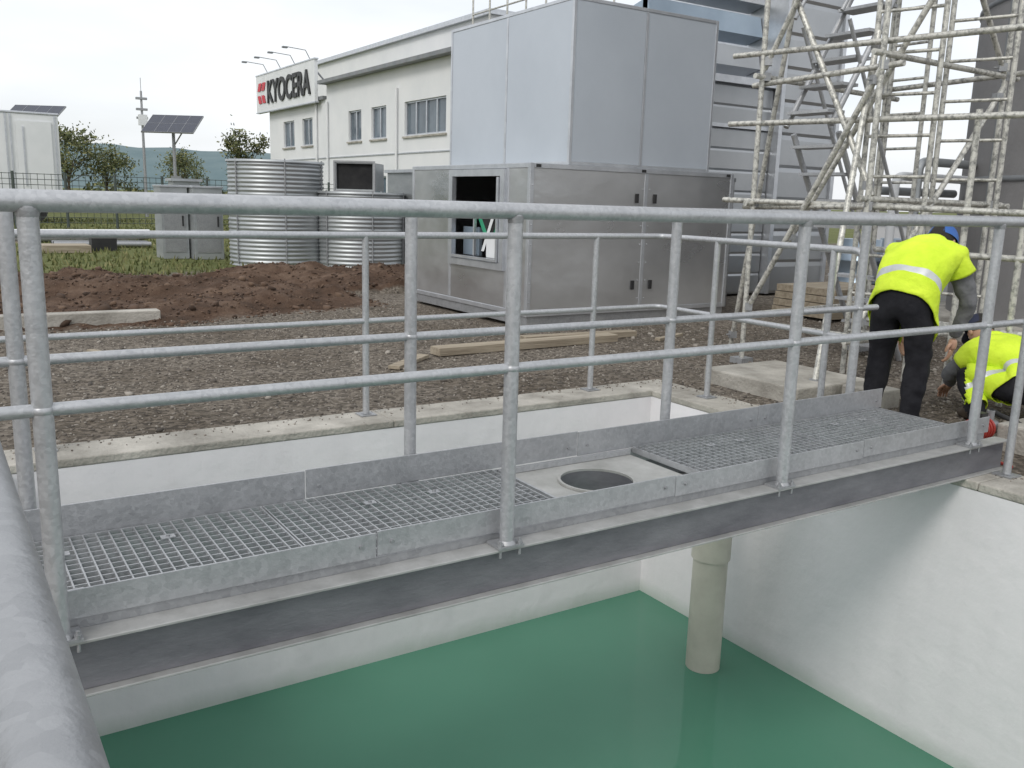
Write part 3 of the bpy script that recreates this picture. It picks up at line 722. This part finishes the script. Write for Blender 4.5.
lo=bpy.data.objects.new('lettering',tm); C.objects.link(lo); lo.parent=sg
sx=5.45/w
for v in tm.vertices: v.co=Vector((BX-.335-v.co.z,41.75-v.co.x*sx,5.28+v.co.y))
b=MB(); X=BX-.335
for k in range(2):
    yy=43.15-.55*k; zc=5.76
    b.add([(X,yy,zc+.1),(X,yy-.2,zc+.45),(X,yy-.62,zc+.45),(X,yy-.42,zc+.1),(X,yy,zc-.1),(X,yy-.2,zc-.45),(X,yy-.62,zc-.45),(X,yy-.42,zc-.1)],[(0,1,2,3),(4,7,6,5)],'signred')
b.build('logo',sg)

# ---------------------------------------------------------------- trees
def tree(name,x,y,h,w,leaves=1500,seed=0):
    rnd=random.Random(seed); b=MB()
    top=Vector((x,y,h*.62)); b.tube([(x,y,-.05),(x+.05,y,h*.3),top],.09*h/4,'bark',8,r2=.03)
    cl=[]
    for i in range(12):
        a=rnd.uniform(0,6.28); rr=w/2*rnd.uniform(.25,.85); z=h*rnd.uniform(.42,.92)
        p=Vector((x+math.cos(a)*rr,y+math.sin(a)*rr,z)); s=Vector((x,y,h*rnd.uniform(.25,.5)))
        b.tube([s,(s+p)/2+Vector((0,0,.1)),p],.03,'bark',5,r2=.01); cl.append((p,w*rnd.uniform(.12,.24)))
    cl.append((Vector((x,y,h*.8)),w*.22))
    for i in range(leaves):
        p,r=rnd.choice(cl); q=p+Vector((rnd.gauss(0,.5),rnd.gauss(0,.5),rnd.gauss(0,.45)))*r*1.2
        s=rnd.uniform(.05,.11)*(h/4); u=Vector((rnd.gauss(0,1),rnd.gauss(0,1),rnd.gauss(0,1))).normalized(); v=u.orthogonal().normalized()
        b.add([q-u*s,q+v*s*.6,q+u*s,q-v*s*.6],[(0,1,2,3)],'leaf')
    b.build(name)
tree('tree',6.6,53.5,4.4,3.4,2200,1); tree('tree',8.6,54.5,3.9,2.6,1700,2); tree('tree',11.8,52,3.5,2.2,1200,3); tree('tree',17.3,57.5,5.3,2.8,1800,4)
tree('tree',13.8,58,3.4,3.2,1200,6)
rnd=random.Random(5); b=MB()
for i in range(6000):
    x=rnd.uniform(-30,24); hh=1.3+.9*noise.noise(Vector((x*.35,0,0)))+.4*noise.noise(Vector((x*1.3,4,0)))
    q=Vector((x,62+rnd.uniform(-1,1),rnd.uniform(0,max(.3,hh)))); s=rnd.uniform(.1,.22); u=Vector((rnd.gauss(0,1),rnd.gauss(0,1),rnd.gauss(0,1))).normalized(); v=u.orthogonal().normalized()
    b.add([q-u*s,q+v*s*.7,q+u*s,q-v*s*.7],[(0,1,2,3)],'leaf')
b.build('hedge')
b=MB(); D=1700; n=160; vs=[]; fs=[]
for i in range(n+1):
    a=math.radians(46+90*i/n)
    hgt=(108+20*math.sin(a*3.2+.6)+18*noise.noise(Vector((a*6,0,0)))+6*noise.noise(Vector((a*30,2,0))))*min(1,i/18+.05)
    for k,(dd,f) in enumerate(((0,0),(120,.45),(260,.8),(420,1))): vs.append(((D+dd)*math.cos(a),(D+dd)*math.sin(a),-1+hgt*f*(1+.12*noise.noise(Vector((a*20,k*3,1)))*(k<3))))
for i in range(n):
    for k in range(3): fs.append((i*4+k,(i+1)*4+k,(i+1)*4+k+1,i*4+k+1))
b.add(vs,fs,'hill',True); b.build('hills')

# ---------------------------------------------------------------- people
def skinmesh(verts,edges,radii,levels=2):
    me=bpy.data.meshes.new('t'); me.from_pydata([tuple(v) for v in verts],edges,[]); o=bpy.data.objects.new('t',me); C.objects.link(o)
    md=o.modifiers.new('S','SKIN'); md.use_smooth_shade=True
    sv=me.skin_vertices[0].data
    for i,r in enumerate(radii): sv[i].radius=(r,r) if not isinstance(r,tuple) else r
    sv[0].use_root=True
    sb=o.modifiers.new('U','SUBSURF'); sb.levels=levels; sb.render_levels=levels
    bpy.context.view_layer.update(); dg=bpy.context.evaluated_depsgraph_get()
    out=bpy.data.meshes.new_from_object(o.evaluated_get(dg)); bpy.data.objects.remove(o); return out
def segdist(p,a,b):
    d=b-a; t=max(0,min(1,(p-a).dot(d)/d.length_squared)); return (p-(a+d*t)).length,t
def person(name,origin,heading,J,E,headpos,headdir,headup,cap,hands,stripes,hem):
    root=empty(name); ca,sa=math.cos(heading),math.sin(heading)
    def W(p): return Vector((origin[0]+p[0]*ca-p[1]*sa,origin[1]+p[0]*sa+p[1]*ca,origin[2]+p[2]))
    def D(p): return Vector((p[0]*ca-p[1]*sa,p[0]*sa+p[1]*ca,p[2]))
    names=list(J); V=[W(J[k][0]) for k in names]; R=[J[k][1] for k in names]; idx={k:i for i,k in enumerate(names)}
    ed=[(idx[a],idx[b2]) for a,b2,_ in E]
    me=skinmesh(V,ed,R,3)
    mats=['trous','grey','skin','vest','refl','shoe']
    for k in mats: me.materials.append(M[k])
    cls={'leg':0,'arm':1,'neck':2,'torso':1,'foot':5,'hipj':0}
    segs=[(V[idx[a]],V[idx[b2]],c,R[idx[a]]) for a,b2,c in E]
    a=V[idx['hip']]; c=V[idx['neckb']]; dd=(c-a)
    tf=[]
    for f in me.polygons:
        f.use_smooth=True
        best=min(((segdist(f.center,s[0],s[1])[0]/(s[3]),s[2]) for s in segs),key=lambda q:q[0])
        f.material_index=cls[best[1]]
        t=(f.center-a).dot(dd)/dd.length_squared
        if best[1] in('torso','hipj') or (best[1]=='leg' and t>hem-.25 and (f.center-a).length<.34): tf.append(f.index)
    for v in me.vertices:
        nn=noise.noise(v.co*14)*.010+noise.noise(v.co*30)*.004
        v.co=v.co+v.normal*nn
    body=bpy.data.objects.new('body',me); C.objects.link(body); body.parent=root
    used={}; vv=[];ff=[]
    for i in tf:
        f=me.polygons[i]; q=[]
        for vi in f.vertices:
            if vi not in used: used[vi]=len(vv); v=me.vertices[vi]; vv.append(tuple(v.co+v.normal*(.020+.012*noise.noise(v.co*7))))
            q.append(used[vi])
        ff.append(q)
    vm=bpy.data.meshes.new('hi_vis_vest'); vm.from_pydata(vv,[],ff)
    bm=bmesh.new(); bm.from_mesh(vm); nrm=dd.normalized()
    bmesh.ops.bisect_plane(bm,geom=bm.verts[:]+bm.edges[:]+bm.faces[:],plane_co=a+dd*hem,plane_no=nrm,clear_inner=True)
    for s0,s1 in stripes:
        for sv in (s0,s1): bmesh.ops.bisect_plane(bm,geom=bm.verts[:]+bm.edges[:]+bm.faces[:],plane_co=a+dd*sv,plane_no=nrm)
    for f in bm.faces:
        t=(f.calc_center_median()-a).dot(dd)/dd.length_squared; f.smooth=True
        f.material_index=1 if any(s0<t<s1 for s0,s1 in stripes) else 0
    bm.to_mesh(vm); bm.free(); vm.materials.append(M['vest']); vm.materials.append(M['refl'])
    vo=bpy.data.objects.new('hi_vis_vest',vm); C.objects.link(vo); vo.parent=root
    sd=vo.modifiers.new('sol','SOLIDIFY'); sd.thickness=.006
    fw=D(headdir).normalized(); up=D(headup); up=(up-fw*up.dot(fw)).normalized(); lf=up.cross(fw)
    Rm=Matrix((fw,lf,up)).transposed(); H=W(headpos); h=MB()
    L=lambda x,y,z: H+Rm@Vector((x,y,z))
    h.ell(H,(.093,.075,.112),'skin',Rm,28,20); h.ell(L(.03,0,-.06),(.06,.052,.058),'skin',Rm)
    h.ell(L(.095,0,-.012),(.018,.012,.026),'skin',Rm,12,8); h.ell(L(.088,0,-.058),(.008,.024,.006),'skin',Rm,12,6)
    for s in (-1,1):
        h.ell(L(.078,s*.03,.012),(.012,.014,.010),'white',Rm,10,8); h.ell(L(.088,s*.03,.012),(.004,.006,.006),'black',Rm,8,6)
        h.ell(L(.083,s*.031,.032),(.008,.018,.004),'hair',Rm,8,6); h.ell(L(-.005,s*.077,-.005),(.02,.009,.03),'skin',Rm,12,8)
    h.ell(L(-.012,0,.012),(.094,.081,.112),'hair',Rm@Matrix.Rotation(math.radians(-28),3,'Y'),28,12,-.1,1)
    if cap:
        h.ell(L(-.004,0,.028),(.104,.09,.105),cap,Rm@Matrix.Rotation(math.radians(-6),3,'Y'),28,10,0,1)
        vs=[L(.06,.075*math.sin(t),.035) for t in [math.pi*(i/10-.5) for i in range(11)]]+[L(.085+.085*math.cos(t),.078*math.sin(t),.028) for t in [math.pi*(i/10-.5) for i in range(11)]]
        vs+= [v-up*.006 for v in vs]
        fs=[(i,i+1,12+i,11+i) for i in range(10)]+[(22+i,33+i,34+i,23+i) for i in range(10)]+[(11+i,12+i,34+i,33+i) for i in range(10)]
        h.add(vs,fs,cap)
    h.build('head',root)
    for (wr,dr,pn,side) in hands:
        d=D(dr).normalized(); pnv=D(pn); pnv=(pnv-d*pnv.dot(d)).normalized(); sd2=d.cross(pnv)*side; w0=W(wr)
        vs=[w0,w0+d*.045,w0+d*.085]
        hm=skinmesh(vs,[(0,1),(1,2)],[.026,.030,.026],2); hm.materials.append(M['skin']); ho=bpy.data.objects.new('palm',hm); C.objects.link(ho); ho.parent=root
        for i,(off,ln) in enumerate(((-.027,.065),(-.009,.078),(.009,.074),(.026,.058))):
            p0=w0+d*.07+sd2*off; p1=p0+d*.045+pnv*.004; p2=p1+d*ln*.4+pnv*.012; p3=p2+d*ln*.25+pnv*.022
            fm=skinmesh([p0,p1,p2,p3],[(0,1),(1,2),(2,3)],[.0095,.0095,.0085,.0075],2); fm.materials.append(M['skin']); fo=bpy.data.objects.new('finger_%d'%(i+1),fm); C.objects.link(fo); fo.parent=root
        p0=w0+d*.025-sd2*.024; p1=p0-sd2*.025+d*.025+pnv*.01; p2=p1+d*.035-sd2*.006+pnv*.008
        fm=skinmesh([p0,p1,p2],[(0,1),(1,2)],[.013,.0115,.009],2); fm.materials.append(M['skin']); fo=bpy.data.objects.new('thumb',fm); C.objects.link(fo); fo.parent=root
    return root
EDG=[('hip','sp','torso'),('sp','ch','torso'),('ch','neckb','torso'),('neckb','neck','neck'),
 ('ch','shR','torso'),('shR','elR','arm'),('elR','wrR','arm'),('ch','shL','torso'),('shL','elL','arm'),('elL','wrL','arm'),
 ('hip','hR','hipj'),('hR','knR','leg'),('knR','anR','leg'),('anR','heR','foot'),('anR','toR','foot'),('hip','hL','hipj'),('hL','knL','leg'),('knL','anL','leg'),('anL','heL','foot'),('anL','toL','foot')]
J1={'hip':((0,0,.84),.13),'sp':((.11,0,.955),.145),'ch':((.29,0,1.06),.15),'neckb':((.42,0,1.12),.075),'neck':((.49,0,1.13),.055),
 'shR':((.33,-.17,1.05),.078),'elR':((.40,-.26,.79),.056),'wrR':((.45,-.18,.56),.038),
 'shL':((.33,.17,1.05),.078),'elL':((.42,.25,.79),.056),'wrL':((.46,.15,.56),.038),
 'hR':((0,-.09,.78),.105),'knR':((.07,-.115,.46),.08),'anR':((-.02,-.12,.09),.056),'heR':((-.07,-.12,.035),.036),'toR':((.16,-.14,.03),.036),
 'hL':((0,.09,.78),.105),'knL':((.10,.12,.46),.08),'anL':((.02,.13,.09),.056),'heL':((-.03,.13,.035),.036),'toL':((.20,.15,.03),.036)}
person('worker',(4.87,3.24,-.03),math.radians(14),J1,EDG,(.57,0,1.13),(.75,-.15,-.62),(.5,0,.8),'cap',
  [((.45,-.18,.56),(.15,.1,-1),(0,1,0),1),((.46,.15,.56),(.15,-.1,-1),(0,-1,0),-1)],[(.12,.20)],-.12)
J2={'hip':((0,0,.24),.135),'sp':((.10,0,.33),.145),'ch':((.26,0,.42),.15),'neckb':((.38,0,.47),.075),'neck':((.44,0,.49),.055),
 'shR':((.30,-.17,.40),.078),'elR':((.42,-.27,.24),.056),'wrR':((.58,-.16,.14),.038),
 'shL':((.30,.17,.40),.078),'elL':((.42,.26,.24),.056),'wrL':((.58,.14,.14),.038),
 'hR':((-.01,-.10,.22),.105),'knR':((.26,-.24,.30),.08),'anR':((.05,-.24,.06),.055),'heR':((.0,-.24,.03),.036),'toR':((.20,-.27,.02),.036),
 'hL':((-.01,.10,.22),.105),'knL':((.24,.28,.28),.08),'anL':((.03,.26,.06),.055),'heL':((-.02,.26,.03),.036),'toL':((.18,.30,.02),.036)}
person('worker',(5.88,2.98,-.03),math.radians(62),J2,EDG,(.53,0,.52),(.6,0,-.7),(.7,0,.6),'capd',
  [((.58,-.16,.14),(.7,.1,-.5),(0,0,-1),1),((.58,.14,.14),(.7,-.1,-.5),(0,0,-1),-1)],[(.12,.20)],-.08)

# ---------------------------------------------------------------- world, sun, camera
sdir=Vector((-.80,-.42,.85)).normalized()
el=math.asin(sdir.z); az=math.atan2(sdir.x,sdir.y)
w=bpy.data.worlds.new('World'); S.world=w; w.use_nodes=True; nt=w.node_tree
bg=nt.nodes['Background']; bg.inputs[1].default_value=.132
sky=nt.nodes.new('ShaderNodeTexSky'); sky.sky_type='NISHITA'; sky.sun_disc=False; sky.sun_elevation=el; sky.sun_rotation=az; sky.dust_density=3; sky.air_density=1
tc=nt.nodes.new('ShaderNodeTexCoord'); mp=nt.nodes.new('ShaderNodeMapping'); mp.inputs['Scale'].default_value=(1,1,3.5); nt.links.new(tc.outputs['Generated'],mp.inputs[0])
cn=N(nt,'ShaderNodeTexNoise',Scale=2.0,Detail=7,Roughness=.5); nt.links.new(mp.outputs[0],cn.inputs['Vector'])
cr=ramp(nt,cn.outputs['Fac'],[(.3,(.66,.66,.66)),(.6,(.97,.97,.97))])
mx=N(nt,'ShaderNodeMix',data_type='RGBA'); nt.links.new(cr.outputs[0],mx.inputs[0]); nt.links.new(sky.outputs[0],mx.inputs[6]); mx.inputs[7].default_value=(8.3,8.5,8.75,1)
nt.links.new(mx.outputs[2],bg.inputs[0])
sl=bpy.data.lights.new('sun','SUN'); sl.energy=1.2; sl.angle=math.radians(16); sl.color=(1,.97,.92)
so=bpy.data.objects.new('sun',sl); C.objects.link(so); so.rotation_euler=(-sdir).to_track_quat('-Z','Y').to_euler(); so.location=(0,0,20)

th=math.radians(56.9); p=math.atan2(184,900); rl=math.radians(1.66)
hf=Vector((math.cos(th),math.sin(th),0)); r0=Vector((math.sin(th),-math.cos(th),0)); zz=Vector((0,0,1))
d=hf*math.cos(p)-zz*math.sin(p); u=hf*math.sin(p)+zz*math.cos(p)
cr_=r0*math.cos(rl)+u*math.sin(rl); cu_=-r0*math.sin(rl)+u*math.cos(rl)
mw=Matrix((cr_,cu_,-d)).transposed().to_4x4(); mw.translation=Vector((0,0,1.295))
cam=bpy.data.cameras.new('camera'); cam.sensor_width=36; cam.lens=36*900/1024; cam.clip_start=.02; cam.clip_end=6000
co=bpy.data.objects.new('camera',cam); C.objects.link(co); co.matrix_world=mw; S.camera=co
S.view_settings.view_transform='Standard'; S.view_settings.look='None'; S.view_settings.exposure=0
